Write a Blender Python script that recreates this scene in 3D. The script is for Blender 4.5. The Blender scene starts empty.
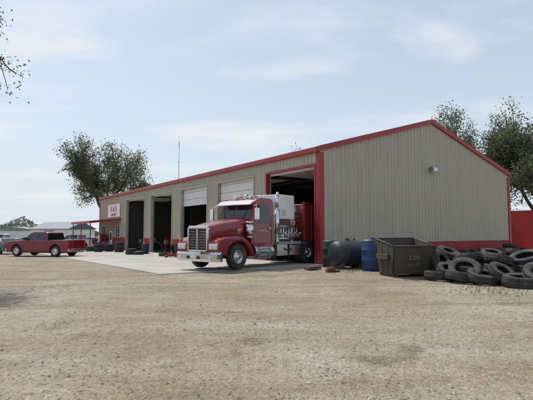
import bpy, math, random
import numpy as np
from mathutils import Vector, Matrix, Euler
random.seed(7); rng=np.random.default_rng(7)
R=math.radians
sc=bpy.context.scene
TH=R(34.7); G=Vector((math.cos(TH),math.sin(TH),0)); L=Vector((-math.sin(TH),math.cos(TH),0)); C=Vector((2.7,22.5,0))
def gz(x,y):
    s=(x-C.x)*L.x+(y-C.y)*L.y
    s=min(max(s,0),45)
    return -0.012*s
def bw(x,y,z=0):  # building local -> world
    p=C+G*x+L*y; return Vector((p.x,p.y,z))
def px(u,depth):  # world X for photo column at a depth
    return (u-266.5)/450*depth

# ---------------------------------------------------------------- materials
def M(name,col,rough=.6,metal=0,var=.12,scale=3,bump=0,bscale=40,dirt=None,dirtamt=.4,coat=0,spec=.5,dscale=1.5,streak=False):
    m=bpy.data.materials.new(name); m.use_nodes=True; nt=m.node_tree; n=nt.nodes; l=nt.links
    b=n['Principled BSDF']; b.inputs['Roughness'].default_value=rough; b.inputs['Metallic'].default_value=metal
    b.inputs['Coat Weight'].default_value=coat; b.inputs['Specular IOR Level'].default_value=spec
    tc=n.new('ShaderNodeTexCoord')
    ns=n.new('ShaderNodeTexNoise'); ns.inputs['Scale'].default_value=scale; ns.inputs['Detail'].default_value=3
    l.new(tc.outputs['Object'],ns.inputs['Vector'])
    mx=n.new('ShaderNodeMix'); mx.data_type='RGBA'
    mx.inputs[6].default_value=(*[c*(1-var) for c in col],1); mx.inputs[7].default_value=(*[min(1,c*(1+var)) for c in col],1)
    l.new(ns.outputs[0],mx.inputs[0]); out=mx.outputs[2]
    if dirt:
        n2=n.new('ShaderNodeTexNoise'); n2.inputs['Scale'].default_value=dscale; n2.inputs['Detail'].default_value=6; n2.inputs['Roughness'].default_value=.7
        vec=tc.outputs['Object']
        if streak:
            mpp=n.new('ShaderNodeMapping'); mpp.inputs['Scale'].default_value=(3,3,.35); l.new(vec,mpp.inputs[0]); vec=mpp.outputs[0]
        l.new(vec,n2.inputs['Vector'])
        r=n.new('ShaderNodeMapRange'); r.inputs[1].default_value=.42; r.inputs[2].default_value=.75; r.inputs[4].default_value=dirtamt
        l.new(n2.outputs[0],r.inputs[0])
        m2=n.new('ShaderNodeMix'); m2.data_type='RGBA'; l.new(r.outputs[0],m2.inputs[0]); l.new(out,m2.inputs[6]); m2.inputs[7].default_value=(*dirt,1); out=m2.outputs[2]
    l.new(out,b.inputs['Base Color'])
    if bump:
        n3=n.new('ShaderNodeTexNoise'); n3.inputs['Scale'].default_value=bscale; n3.inputs['Detail'].default_value=3
        l.new(tc.outputs['Object'],n3.inputs['Vector'])
        bp=n.new('ShaderNodeBump'); bp.inputs['Strength'].default_value=bump; bp.inputs['Distance'].default_value=.02
        l.new(n3.outputs[0],bp.inputs['Height']); l.new(bp.outputs[0],b.inputs['Normal'])
    return m
tan=M('tan_metal_siding',(.43,.40,.315),.5,0,.05,.6,dirt=(.29,.255,.19),dirtamt=.5,dscale=.8,streak=True)
redtrim=M('red_metal_trim',(.34,.020,.028),.45,0,.12,1.2,dirt=(.2,.05,.04),dirtamt=.4)
roofm=M('roof_metal',(.42,.42,.40),.45,.2,.1,.8)
insul=M('insulation',(.12,.105,.085),.9)
steel=M('frame_steel',(.10,.035,.03),.6)
doorw=M('door_white',(.70,.70,.68),.45,0,.06,1,dirt=(.45,.43,.38),dirtamt=.35)
dark=M('dark_opening',(.015,.015,.016),.7)
darkwall=M('bay_shade_wall',(.05,.045,.04),.9)  # shade of the deep bays put into the wall colour
glassm=M('dark_glass',(.02,.024,.028),.06,0,.1,1,spec=.8)
chrome=M('chrome',(.72,.72,.73),.14,1,.04,2,dirt=(.35,.33,.30),dirtamt=.3)
alum=M('polished_aluminium',(.55,.55,.55),.32,1,.12,3)
tred=M('truck_red_paint',(.22,.010,.020),.30,0,.08,2,coat=.5,dirt=(.16,.08,.065),dirtamt=.5)
pred=M('pickup_red_paint',(.17,.007,.012),.25,0,.06,2,coat=.7)
rubber=M('rubber',(.024,.024,.025),.8,0,.3,6,bump=.3,bscale=60,dirt=(.13,.115,.09),dirtamt=.7,dscale=4)
blackp=M('black_plastic',(.02,.02,.021),.5)
tankm=M('black_tank_paint',(.016,.024,.04),.55,0,.3,3,dirt=(.07,.065,.06),dirtamt=.5)
bluem=M('blue_plastic',(.012,.045,.15),.5,0,.2,3,dirt=(.05,.06,.08),dirtamt=.6)
rust=M('dumpster_paint',(.058,.052,.040),.7,0,.25,4,bump=.3,bscale=25,dirt=(.10,.06,.038),dirtamt=.8,dscale=2.2)
stencil=M('stencil_paint',(.20,.18,.14),.7,0,.25,20,dirt=(.07,.055,.04),dirtamt=1,dscale=9)
whitep=M('white_paint',(.76,.76,.74),.5,0,.05,2,dirt=(.45,.42,.36),dirtamt=.25)
greyp=M('grey_paint',(.26,.27,.28),.5,0,.12,3,dirt=(.1,.08,.06),dirtamt=.4)
amber=M('amber_lens',(.8,.25,.02),.25)
redlens=M('red_lens',(.5,.01,.01),.25)
lens=M('clear_lens',(.7,.72,.74),.08,0,.1,30,spec=.8)
bark=M('bark',(.085,.075,.062),.95,0,.35,4,bump=.6,bscale=18)
conc=M('concrete',(.40,.38,.345),.85,0,.10,1.5,bump=.15,bscale=50,dirt=(.24,.205,.165),dirtamt=.75,dscale=.35)
wood=M('weathered_wood',(.20,.14,.09),.85,0,.25,5)
brown=M('rusted_iron',(.11,.06,.04),.8,0,.3,6)
roofblue=M('blue_roof',(.06,.09,.14),.5)

def leafmat(name,a,b):
    m=bpy.data.materials.new(name); m.use_nodes=True; nt=m.node_tree; n=nt.nodes; l=nt.links
    bs=n['Principled BSDF']; bs.inputs['Roughness'].default_value=.6
    tc=n.new('ShaderNodeTexCoord'); ns=n.new('ShaderNodeTexNoise'); ns.inputs['Scale'].default_value=.9; ns.inputs['Detail'].default_value=2
    l.new(tc.outputs['Object'],ns.inputs['Vector'])
    cr=n.new('ShaderNodeValToRGB'); cr.color_ramp.elements[0].position=.35; cr.color_ramp.elements[1].position=.65
    cr.color_ramp.elements[0].color=(*a,1); cr.color_ramp.elements[1].color=(*b,1)
    l.new(ns.outputs[0],cr.inputs[0]); l.new(cr.outputs[0],bs.inputs['Base Color'])
    tr=n.new('ShaderNodeBsdfTranslucent'); l.new(cr.outputs[0],tr.inputs[0])
    mx=n.new('ShaderNodeMixShader'); mx.inputs[0].default_value=.4
    l.new(bs.outputs[0],mx.inputs[1]); l.new(tr.outputs[0],mx.inputs[2]); l.new(mx.outputs[0],n['Material Output'].inputs[0])
    return m
leaf=leafmat('oak_leaves',(.08,.10,.045),(.14,.165,.075))
leaf2=leafmat('hazy_leaves',(.11,.14,.10),(.16,.19,.14))  # paler, bluer leaf colour carries the distance haze
grassm=leafmat('weed_leaves',(.08,.10,.035),(.15,.16,.07))

# ---------------------------------------------------------------- mesh helpers
def empty(name,loc=(0,0,0),rz=0):
    e=bpy.data.objects.new(name,None); e.location=loc; e.rotation_euler=(0,0,rz); sc.collection.objects.link(e); return e
def mk(name,v,f,mat,parent=None,smooth=False,bevel=0,seg=2,fix=True):
    me=bpy.data.meshes.new(name); me.from_pydata([tuple(p) for p in v],[],f)
    if fix:
        import bmesh
        bm=bmesh.new(); bm.from_mesh(me); bmesh.ops.recalc_face_normals(bm,faces=bm.faces); bm.to_mesh(me); bm.free()
    me.materials.append(mat)
    if smooth: me.polygons.foreach_set('use_smooth',[True]*len(me.polygons))
    o=bpy.data.objects.new(name,me); sc.collection.objects.link(o)
    if parent: o.parent=parent
    if bevel:
        b=o.modifiers.new('b','BEVEL'); b.width=bevel; b.segments=seg; b.limit_method='ANGLE'; b.angle_limit=R(30)
        me.polygons.foreach_set('use_smooth',[True]*len(me.polygons))
        w=o.modifiers.new('w','WEIGHTED_NORMAL'); w.keep_sharp=False
    return o
BF=[(0,1,2,3),(4,7,6,5),(0,4,5,1),(1,5,6,2),(2,6,7,3),(3,7,4,0)]
def boxv(x0,x1,y0,y1,z0,z1): return [(x0,y0,z0),(x1,y0,z0),(x1,y1,z0),(x0,y1,z0),(x0,y0,z1),(x1,y0,z1),(x1,y1,z1),(x0,y1,z1)]
def box(name,x0,x1,y0,y1,z0,z1,mat,parent,bevel=0): return mk(name,boxv(x0,x1,y0,y1,z0,z1),BF,mat,parent,bevel=bevel)
def boxes(name,lst,mat,parent,bevel=0):
    v=[];f=[]
    for b in lst:
        o=len(v); v+=boxv(*b); f+=[tuple(i+o for i in q) for q in BF]
    return mk(name,v,f,mat,parent,bevel=bevel)
def tubeg(v,f,p0,p1,r0,r1=None,n=12,caps=True):
    if r1 is None:r1=r0
    p0=Vector(p0);p1=Vector(p1); d=(p1-p0).normalized(); a=d.orthogonal().normalized(); b=d.cross(a); o=len(v)
    for p,r in((p0,r0),(p1,r1)):
        for i in range(n):
            t=2*math.pi*i/n; v.append(tuple(p+a*math.cos(t)*r+b*math.sin(t)*r))
    for i in range(n):
        j=(i+1)%n; f.append((o+i,o+j,o+n+j,o+n+i))
    if caps: f.append(tuple(o+i for i in range(n))); f.append(tuple(o+n+i for i in reversed(range(n))))
def tubes(name,lst,mat,parent,n=12,bevel=0):
    v=[];f=[]
    for t in lst: tubeg(v,f,*t,n=n)
    o=mk(name,v,f,mat,parent,bevel=bevel)
    for p in o.data.polygons: p.use_smooth=len(p.vertices)==4
    return o
def prism(name,prof,y0,y1,mat,parent,bevel=0,wf=None):
    n=len(prof); v=[]
    for y in(y0,y1):
        for (x,z) in prof: v.append((x,y*(wf(z) if wf else 1),z))
    f=[tuple(range(n)),tuple(range(2*n-1,n-1,-1))]+[(i,(i+1)%n,n+(i+1)%n,n+i) for i in range(n)]
    return mk(name,v,f,mat,parent,bevel=bevel)
def loft(name,secs,mat,parent,bevel=0,smooth=True,caps=True):
    n=len(secs[0]); v=[p for s in secs for p in s]; f=[]
    for k in range(len(secs)-1):
        for i in range(n):
            j=(i+1)%n; f.append((k*n+i,k*n+j,(k+1)*n+j,(k+1)*n+i))
    if caps: f.append(tuple(range(n))); f.append(tuple((len(secs)-1)*n+i for i in reversed(range(n))))
    return mk(name,v,f,mat,parent,smooth=smooth,bevel=bevel)
def lathe_me(name,prof,mat,n=48,closed=True,tread=None,flat=None):
    v=[];f=[];m=len(prof)
    for i in range(n):
        t=2*math.pi*i/n
        for k,(r,y) in enumerate(prof):
            rr=r
            if tread and k in tread and i%2: rr-=.022
            v.append((rr*math.cos(t),y,rr*math.sin(t)))
    for i in range(n):
        j=(i+1)%n
        for k in range(m if closed else m-1):
            q=(k+1)%m; f.append((i*m+k,i*m+q,j*m+q,j*m+k))
    o=mk(name,v,f,mat,None,smooth=True,fix=True); me=o.data; bpy.data.objects.remove(o)
    if flat:
        for p in me.polygons:
            ks=[vi%m for vi in p.vertices]
            if all(min(flat)<=k<=max(flat) for k in ks): p.use_smooth=False
    return me
def inst(name,me,parent,loc,rot=(0,0,0),scale=1):
    o=bpy.data.objects.new(name,me); o.parent=parent; o.location=loc; o.rotation_euler=rot
    o.scale=(scale,)*3 if not isinstance(scale,tuple) else scale
    sc.collection.objects.link(o); return o
def tire_prof(Ro,W,Ri):
    h=W/2
    return [(Ri,-h*.72),(Ri+.05,-h*.93),((Ri+Ro)/2,-h),(Ro-.05,-h*.98),(Ro-.012,-h*.90),(Ro,-h*.45),(Ro-.02,-h*.42),(Ro-.02,-h*.32),(Ro,-h*.29),(Ro,h*.29),(Ro-.02,h*.32),(Ro-.02,h*.42),(Ro,h*.45),(Ro-.012,h*.90),(Ro-.05,h*.98),((Ri+Ro)/2,h),(Ri+.05,h*.93),(Ri,h*.72),(Ri+.02,h*.5),(Ri+.10,h*.55),(Ro-.05,h*.7),(Ro-.04,-h*.7),(Ri+.10,-h*.55),(Ri+.02,-h*.5)]
TRD={4,5,12,13}; FL=(3,14)
tireT=lathe_me('truck_tire',tire_prof(.53,.29,.29),rubber,72,True,TRD,FL)
tireC=lathe_me('car_tire',tire_prof(.38,.25,.22),rubber,48,True,TRD,FL)
tireS=lathe_me('light_tire',tire_prof(.44,.26,.215),rubber,60,True,TRD,FL)
rimT=lathe_me('truck_rim',[(.295,-.11),(.29,.11),(.265,.125),(.25,.10),(.24,.02),(.17,.045),(.14,.06),(.11,.07),(.10,.14),(.06,.16),(.001,.16)],alum,40,False)
rimR=lathe_me('truck_rim_rear',[(.295,-.11),(.29,.11),(.265,.115),(.25,.05),(.22,-.07),(.16,-.09),(.11,-.08),(.11,.08),(.06,.10),(.001,.10)],alum,40,False)
rimC=lathe_me('car_rim',[(.225,-.1),(.222,.10),(.2,.105),(.19,.04),(.12,.05),(.06,.07),(.001,.07)],alum,32,False)
def wheel(name,parent,x,y,z,side,rim=rimT,tire=tireT,holes=True,s=1):
    inst(name+'_tire',tire,parent,(x,y,z),(0,random.random()*6,0),s)
    inst(name+'_rim',rim,parent,(x,y,z),(0,0,0 if side>0 else math.pi),s)
    if holes:
        v=[];f=[]
        for i in range(10):
            t=2*math.pi*i/10; cx=x+.205*s*math.cos(t); cz=z+.205*s*math.sin(t)
            tubeg(v,f,(cx,y+side*.0,cz),(cx,y+side*.040*s,cz),.024*s,n=8)
        mk(name+'_hand_holes',v,f,dark,parent)

# ---------------------------------------------------------------- ground
def axis(lo,hi,dense0,dense1,st,k=1.25):
    a=list(np.arange(dense0,dense1+.01,st)); d=st
    x=dense1
    while x<hi: d*=k; x+=d; a.append(min(x,hi))
    d=st; x=dense0; b=[]
    while x>lo: d*=k; x-=d; b.append(max(x,lo))
    return b[::-1]+a
xs=axis(-1500,1500,-30,25,.5); ys=axis(-1500,2500,-4,60,.5)
def und(x,y):
    return .018*math.sin(x*.9+y*.33)+.014*math.sin(x*.37-y*.71+1)+.008*math.sin(2.3*x+1.1*y)
v=[];f=[]
for y in ys:
    for x in xs:
        v.append((x,y,gz(x,y)+(und(x,y) if y<16.5 else -.01)))
nx=len(xs)
for j in range(len(ys)-1):
    for i in range(nx-1): f.append((j*nx+i,j*nx+i+1,(j+1)*nx+i+1,(j+1)*nx+i))
gm=bpy.data.materials.new('gravel_ground'); gm.use_nodes=True; nt=gm.node_tree; n=nt.nodes; l=nt.links; b=n['Principled BSDF']; b.inputs['Roughness'].default_value=.95; b.inputs['Specular IOR Level'].default_value=.15
tc=n.new('ShaderNodeTexCoord')
def noise(scale,det=5,rough=.6,vec=None,dist=0):
    q=n.new('ShaderNodeTexNoise'); q.inputs['Scale'].default_value=scale; q.inputs['Detail'].default_value=det; q.inputs['Roughness'].default_value=rough; q.inputs['Distortion'].default_value=dist
    l.new(vec or tc.outputs['Object'],q.inputs['Vector']); return q.outputs[0]
def ramp(inp,stops):
    r=n.new('ShaderNodeValToRGB'); e=r.color_ramp.elements
    while len(e)<len(stops): e.new(.5)
    for k,(p,c) in enumerate(stops): e[k].position=p; e[k].color=(*c,1)
    l.new(inp,r.inputs[0]); return r.outputs[0]
def mix(fac,a,bb,mode='MIX'):
    q=n.new('ShaderNodeMix'); q.data_type='RGBA'; q.blend_type=mode
    for s,t in((0,fac),(6,a),(7,bb)):
        if isinstance(t,(int,float)): q.inputs[s].default_value=t
        elif isinstance(t,tuple): q.inputs[s].default_value=(*t,1)
        else: l.new(t,q.inputs[s])
    return q.outputs[2]
base=ramp(noise(.25,7,.66),[(.36,(.245,.195,.135)),(.49,(.305,.255,.19)),(.62,(.365,.325,.265))])
def layer(base,rot,sx,sy,loc,lo,hi,amt,col,dist):
    mp=n.new('ShaderNodeMapping'); mp.inputs['Rotation'].default_value=(0,0,R(rot)); mp.inputs['Scale'].default_value=(sx,sy,1); mp.inputs['Location'].default_value=loc; l.new(tc.outputs['Object'],mp.inputs[0])
    t=ramp(noise(1.0,6,.68,mp.outputs[0],dist),[(lo,(0,0,0)),(hi,(amt,amt,amt))])
    return mix(t,base,col)
base=layer(base,-50,.16,.55,(0,0,0),.46,.64,.75,(.225,.175,.12),1.2)
base=layer(base,-28,.12,.62,(4,9,0),.52,.68,.65,(.385,.35,.295),1.0)
base=layer(base,35,.5,.8,(14,2,0),.58,.68,.65,(.165,.135,.095),.8)
fine=ramp(noise(11,6,.85),[(.30,(.58,.56,.54)),(.5,(1,1,1)),(.72,(1.22,1.24,1.27))])
base=mix(1.0,base,fine,'MULTIPLY')
vo=n.new('ShaderNodeTexVoronoi'); vo.inputs['Scale'].default_value=38; l.new(tc.outputs['Object'],vo.inputs['Vector'])
vc=ramp(vo.outputs['Color'],[(.0,(.56,.54,.52)),(.45,(.96,.95,.94)),(.85,(1.1,1.1,1.1)),(1,(1.5,1.5,1.5))])
base=mix(.9,base,vc,'MULTIPLY')
patch=ramp(noise(1.3,6,.72),[(.30,(.66,.63,.58)),(.43,(.97,.97,.97)),(.7,(1.08,1.08,1.08))])
base=mix(1.0,base,patch,'MULTIPLY')
l.new(base,b.inputs['Base Color'])
bp=n.new('ShaderNodeBump'); bp.inputs['Strength'].default_value=.8; bp.inputs['Distance'].default_value=.012; l.new(vo.outputs['Distance'],bp.inputs['Height']); bp.invert=True
bp2=n.new('ShaderNodeBump'); bp2.inputs['Strength'].default_value=.8; bp2.inputs['Distance'].default_value=.07; l.new(noise(3.5,5,.7),bp2.inputs['Height']); l.new(bp.outputs[0],bp2.inputs['Normal']); l.new(bp2.outputs[0],b.inputs['Normal'])
mk('ground',v,f,gm,None,smooth=True)
def stones(name,N,dmin,dmax,mat,smin,smax):
    o8=np.array([(1,0,0),(-1,0,0),(0,1,0),(0,-1,0),(0,0,1),(0,0,-1)],float)
    fc=[(0,2,4),(2,1,4),(1,3,4),(3,0,4),(2,0,5),(1,2,5),(3,1,5),(0,3,5)]
    V=[];F=[]
    cl=[(rng.uniform(-.66,.66),dmin*(dmax/dmin)**rng.random()) for _ in range(70)]
    for i in range(N):
        if rng.random()<.45:
            u,d0=cl[rng.integers(70)]; y=d0+rng.normal()*.09*d0; x=u*d0+rng.normal()*.25*d0**.7
            if y<dmin: continue
        else:
            y=dmin*(dmax/dmin)**rng.random(); x=(rng.random()*2-1)*.68*y
        s=smin+(smax-smin)*rng.random()**4
        p=o8*(1+.35*rng.standard_normal((6,1)))*np.array([s,s*(.6+.5*rng.random()),s*.55])
        a=rng.random()*6; c_,s_=math.cos(a),math.sin(a)
        p=np.stack([p[:,0]*c_-p[:,1]*s_,p[:,0]*s_+p[:,1]*c_,p[:,2]],1)+[x,y,gz(x,y)+und(x,y)*(y<16.5)+s*.12]
        o=len(V); V+=p.tolist(); F+=[(a_+o,b_+o,c+o) for a_,b_,c in fc]
    mk(name,V,F,mat,None,fix=False)
stm=M('stone',(.28,.24,.19),.9,0,.4,.9)
stm2=M('stone_pale',(.43,.40,.35),.9,0,.2,1.2)
stones('gravel',11000,2.6,18,stm,.006,.028)
stones('gravel_pale',5000,2.6,20,stm2,.006,.028)

apron=empty('concrete_apron')
v=[];f=[]
ysl=[-.6]+[i*3.1 for i in range(0,15)]; xsl=[-8.6,-5.7,-2.9,-.02]
for a in range(len(xsl)-1):
    for c in range(len(ysl)-1):
        o=len(v); g=.012
        for zz in(0,1):
            for (x,y) in((xsl[a]+g,ysl[c]+g),(xsl[a+1]-g,ysl[c]+g),(xsl[a+1]-g,ysl[c+1]-g),(xsl[a]+g,ysl[c+1]-g)):
                p=bw(x,y); v.append((p.x,p.y,gz(p.x,p.y)+(.022 if zz else -.15)))
        f+=[tuple(i+o for i in qd) for qd in BF]
mk('slabs',v,f,conc,apron)

# ---------------------------------------------------------------- building
B=empty('metal_shop_building',C,TH)
W=18.4; LN=41.6; EH=5.8; SL=.287
def rz_(x): return EH+SL*min(x,W-x)
def ribbed(name,ax,a0,a1,off,outs,zb,zt,mat):
    pts=[];t=a0
    h=.032
    while t<a1-.001:
        for d,o in((0,0),(.10,0),(.105,.008),(.125,.008),(.13,0),(.225,0),(.245,h),(.28,h),(.30,0)):
            if t+d<=a1: pts.append((t+d,o))
        t+=.305
    pts.append((a1,0)); v=[];f=[]
    for (s,o) in pts:
        for k in(0,1):
            z=(zb if k==0 else (zt(s) if callable(zt) else zt))
            v.append((s,off+outs*o,z) if ax=='x' else (off+outs*o,s,z))
    for i in range(len(pts)-1): f.append((2*i,2*i+2,2*i+3,2*i+1))
    return mk(name,v,f,mat,B)
WH=1.0
ribbed('gable_siding','x',0,W,0,-1,WH,rz_,tan)
ribbed('gable_wainscot','x',0,W,0,-1,-.6,WH-.0,redtrim)
box('gable_wainscot_cap',.0,W,-.05,0.01,WH-.02,WH+.03,redtrim,B)
ribbed('rear_siding','y',0,LN,W,1,-.8,EH,tan)
ribbed('far_gable_siding','x',0,W,LN,1,-.8,rz_,tan)
bays=[(.4,4.7),(6.1,10.7),(12.3,16.9),(18.7,23.6),(25.4,31.0)]
DH=5.0
piers=[(0,.4),(4.7,6.1),(10.7,12.3),(16.9,18.7),(23.6,25.4),(31.0,LN)]
for i,(a,c) in enumerate(piers):
    ribbed('front_siding_%d'%i,'y',a,c,0,-1,WH,EH,tan); ribbed('front_wainscot_%d'%i,'y',a,c,0,-1,-.9,WH,redtrim)
    box('front_wainscot_cap_%d'%i,-.05,.01,a+.1,c-.1,WH-.02,WH+.03,redtrim,B)
for i,(a,c) in enumerate(bays):
    ribbed('header_siding_%d'%i,'y',a,c,0,-1,DH,EH,tan)
    boxes('door_trim_%d'%i,[(-.055,.18,a-.08,a+.02,-.9,DH+.08),(-.055,.18,c-.02,c+.08,-.9,DH+.08),(-.057,.17,a+.02,c-.02,DH-.03,DH+.09)],redtrim if i in(0,) else tan,B)
    boxes('door_track_%d'%i,[(.2,.26,a+.0,a+.06,-.5,DH),(.2,.26,c-.06,c,-.5,DH),(.26,4.8,a,a+.05,DH-.05,DH+.02),(.26,4.8,c-.05,c,DH-.05,DH+.02)],greyp,B)
    low={1:3.75,2:3.65}.get(i,4.85)
    z=low; ps=[]
    while z<DH-.02:
        ps.append((.20,.25,a+.03,c-.03,z+.008,min(z+.52,DH)-.008)); 
        for q in(.14,.27,.40):
            if z+q<DH-.05: ps.append((.19,.2,a+.05,c-.05,z+q-.03,z+q+.03))
        z+=.53
    boxes('overhead_door_%d'%i,ps,doorw,B)
    boxes('overhead_door_raised_%d'%i,[(.35+q*.62,.93+q*.62,a+.05,c-.05,DH-.06,DH-.01) for q in range(6 if low>4 else 4)],doorw,B)
v=[];f=[]
for y in np.linspace(0,LN,8):
    for x in(-.02,W): 
        p=bw(x,y); v.append((x,y,gz(p.x,p.y)+.028))
for i in range(7): f.append((2*i,2*i+1,2*i+3,2*i+2))
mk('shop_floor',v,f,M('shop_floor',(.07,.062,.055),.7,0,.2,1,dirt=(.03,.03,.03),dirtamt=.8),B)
rp=[(-.12,5.87),(W/2,5.87+SL*(W/2+.12)),(W+.12,5.87),(W+.12,5.80),(W/2,5.80+SL*(W/2+.12)),(-.12,5.80)]
prism('roof',rp,.03,LN-.03,roofm,B)
ri=[(.05,5.76),(W/2,5.76+SL*(W/2-.05)),(W-.05,5.76),(W-.05,5.72),(W/2,5.72+SL*(W/2-.05)),(.05,5.72)]
prism('roof_insulation',ri,.05,LN-.05,insul,B)
pk=SL*(W/2+.16)
prism('rake_trim',[(-.16,5.66),(-.16,5.93),(W/2,5.93+pk),(W+.16,5.93),(W+.16,5.66),(W/2,5.66+pk)],-.13,.028,redtrim,B)
prism('rake_trim_far',[(-.16,5.60),(-.16,5.93),(W/2,5.93+pk),(W+.16,5.93),(W+.16,5.60),(W/2,5.60+pk)],LN-.028,LN+.13,redtrim,B)
box('eave_gutter',-.20,-.035,.032,LN-.032,5.64,5.91,redtrim,B,.02)
boxes('gutter_joints',[(-.206,-.2,y,y+.05,5.635,5.913) for y in np.arange(3.05,LN,6.1)],redtrim,B)
box('eave_gutter_rear',W+.035,W+.20,.032,LN-.032,5.60,5.91,redtrim,B)
boxes('corner_trim',[(-.06,.20,-.062,-.001,-.6,5.62),(-.064,-.001,0,.26,-.6,5.62),(W-.22,W+.06,-.062,-.001,-.6,5.59),(-.064,-.001,LN-.2,LN+.06,-1,5.59)],redtrim,B)
fr=[];
for y in(.3,5.4,11.5,17.8,24.5,31.4,36.5):
    fr+=[(.06,.4,y-.1,y+.1,-.8,5.6),(W-.4,W-.06,y-.1,y+.1,-.8,5.6)]
boxes('frame_columns',fr,steel,B)
for y in(5.4,11.5,17.8,24.5,31.4):
    prism('rafter',[(.06,5.3),(.06,5.7),(W/2,5.7+SL*W/2),(W-.06,5.7),(W-.06,5.3),(W/2,5.2+SL*W/2)],y-.08,y+.08,steel,B)
pl=[]
for k in range(1,7):
    x=k*1.4; 
    for xx in(x,W-x): pl.append((xx-.04,xx+.04,.1,LN-.1,rz_(x)-.30,rz_(x)-.10))
boxes('purlins',pl,M('purlin',(.3,.28,.24),.7),B)
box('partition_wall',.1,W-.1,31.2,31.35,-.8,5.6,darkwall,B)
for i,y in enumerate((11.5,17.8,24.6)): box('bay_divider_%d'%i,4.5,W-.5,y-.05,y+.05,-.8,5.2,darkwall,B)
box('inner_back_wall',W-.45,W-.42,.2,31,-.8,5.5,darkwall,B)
sh=[];st=[]
for k in range(10):
    y0=1.5+k*2.9
    for z in(.5,1.2,1.9): sh.append((16.9,17.7,y0,y0+2.5,z,z+.04))
    for yy in(y0,y0+2.46): sh.append((16.9,16.95,yy,yy+.04,-.4,2.3))
    for z in(.54,1.24,1.94):
        yy=y0+.1
        while yy<y0+2.2:
            w=random.uniform(.2,.5); st.append((17.0,17.6,yy,yy+w,z,z+random.uniform(.2,.5))); yy+=w+random.uniform(.03,.3)
boxes('shop_shelves',sh,greyp,B); boxes('shelf_stock',st,brown,B)
for i,y in enumerate((30.2,23.2)):
    boxes('work_bench_%d'%i,[(1.2,3.8,y,y+.7,.45,.52),(1.25,1.32,y,y+.07,-.4,.45),(3.7,3.77,y,y+.07,-.4,.45)],wood,B)
    boxes('tool_cabinet_%d'%i,[(4.2,5.1,y,y+.55,-.3,1.1),(5.4,6.2,y,y+.55,-.3,1.3)],redtrim,B,.02)
    boxes('bench_clutter_%d'%i,[(1.3,1.6,y+.1,y+.5,.52,.85),(1.9,2.1,y+.1,y+.4,.52,.7),(2.6,3.1,y+.15,y+.5,.52,.95)],greyp,B,.02)
for (a,c,z0,z1) in((33.0,34.4,1.1,2.3),(38.6,40.2,1.1,2.3)):
    boxes('window_frame',[(-.09,.0,a-.06,c+.06,z1,z1+.06),(-.09,.0,a-.06,c+.06,z0-.06,z0),(-.09,0,a-.06,a,z0,z1),(-.09,0,c,c+.06,z0,z1),(-.085,-.03,(a+c)/2-.025,(a+c)/2+.025,z0,z1)],whitep,B)
    box('window_glass',-.06,-.035,a,c,z0,z1,glassm,B)
boxes('office_door',[(-.09,-.03,35.8,36.8,-.4,1.75)],whitep,B,.01)
box('office_door_glass',-.1,-.092,36.0,36.6,.7,1.55,glassm,B)
box('wall_sign_panel',-.12,-.05,33.0,37.6,3.3,4.75,whitep,B)
def text(name,body,size,loc,rot,mat,parent,ext=.006):
    cu=bpy.data.curves.new(name,'FONT'); cu.body=body; cu.size=size; cu.extrude=ext; cu.align_x='CENTER'; cu.align_y='CENTER'
    o=bpy.data.objects.new(name,cu); sc.collection.objects.link(o)
    dg=bpy.context.evaluated_depsgraph_get(); me=bpy.data.meshes.new_from_object(o.evaluated_get(dg)); bpy.data.objects.remove(o)
    me.materials.clear(); me.materials.append(mat)
    o=bpy.data.objects.new(name,me); o.location=loc; o.rotation_euler=rot; o.parent=parent; sc.collection.objects.link(o); return o
text('wall_sign_letters','R & R',1.0,(-.13,35.3,4.2),(R(90),0,R(-90)),redtrim,B)
text('wall_sign_letters_small','TIRE SHOP',.42,(-.13,35.3,3.56),(R(90),0,R(-90)),redtrim,B)
prism('porch_roof',[(-3.4,2.5),(-3.4,2.78),(-.07,3.1),(-.07,2.95)],32.6,41.4,redtrim,B)
boxes('porch_posts',[(-3.25,-3.15,y,y+.10,-.9,2.5) for y in(32.8,37.0,41.1)],redtrim,B)
boxes('wall_floodlight',[(8.95,9.2,-.10,-.035,5.45,5.6)],greyp,B,.01)
loft('wall_floodlight_head',[[(8.9,-.1,5.42),(9.25,-.1,5.42),(9.25,-.1,5.62),(8.9,-.1,5.62)],[(8.83,-.36,5.28),(9.32,-.36,5.28),(9.32,-.30,5.60),(8.83,-.30,5.60)]],greyp,B,smooth=False)
box('wall_floodlight_lens',8.88,9.27,-.375,-.345,5.32,5.54,lens,B)
tubes('radio_mast',[((9.2,38.5,8.3),(9.2,38.5,13.0),.045,.03),((9.2,38.5,12.9),(9.2,38.5,13.7),.05,.05),((8.9,38.5,10.9),(9.5,38.5,10.9),.02,.02)],greyp,B,8)

# ---------------------------------------------------------------- heavy truck
ang=math.atan2(-.795,-.606)
T=empty('semi_truck',(-2.10,19.63,0.03),ang)
boxes('frame_rails',[(-8.2,1.1,.34,.44,.72,.98),(-8.2,1.1,-.44,-.34,.72,.98),(-8.1,-8.0,-.34,.34,.72,.98),(.9,1.0,-.34,.34,.7,.9)],blackp,T)
tubes('axles',[((0,-1.0,.5),(0,1.0,.5),.07,.07),((-5.5,-.9,.53),(-5.5,.9,.53),.11,.11),((-6.85,-.9,.53),(-6.85,.9,.53),.11,.11),((-5.5,0,.53),(-5.5,.02,.53),.24,.24),((-4.5,0,.6),(-1,0,.75),.06,.06)],blackp,T)
secs=[]
for y,x in((-1.22,1.12),(-1.18,1.28),(-.9,1.40),(-.4,1.45),(.4,1.45),(.9,1.40),(1.18,1.28),(1.22,1.12)):
    secs.append([(x,y,.38),(x+.02,y,.48),(x+.02,y,.68),(x-.02,y,.76),(x-.10,y,.76),(x-.10,y,.38)])
loft('bumper',secs,chrome,T,smooth=False)
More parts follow.
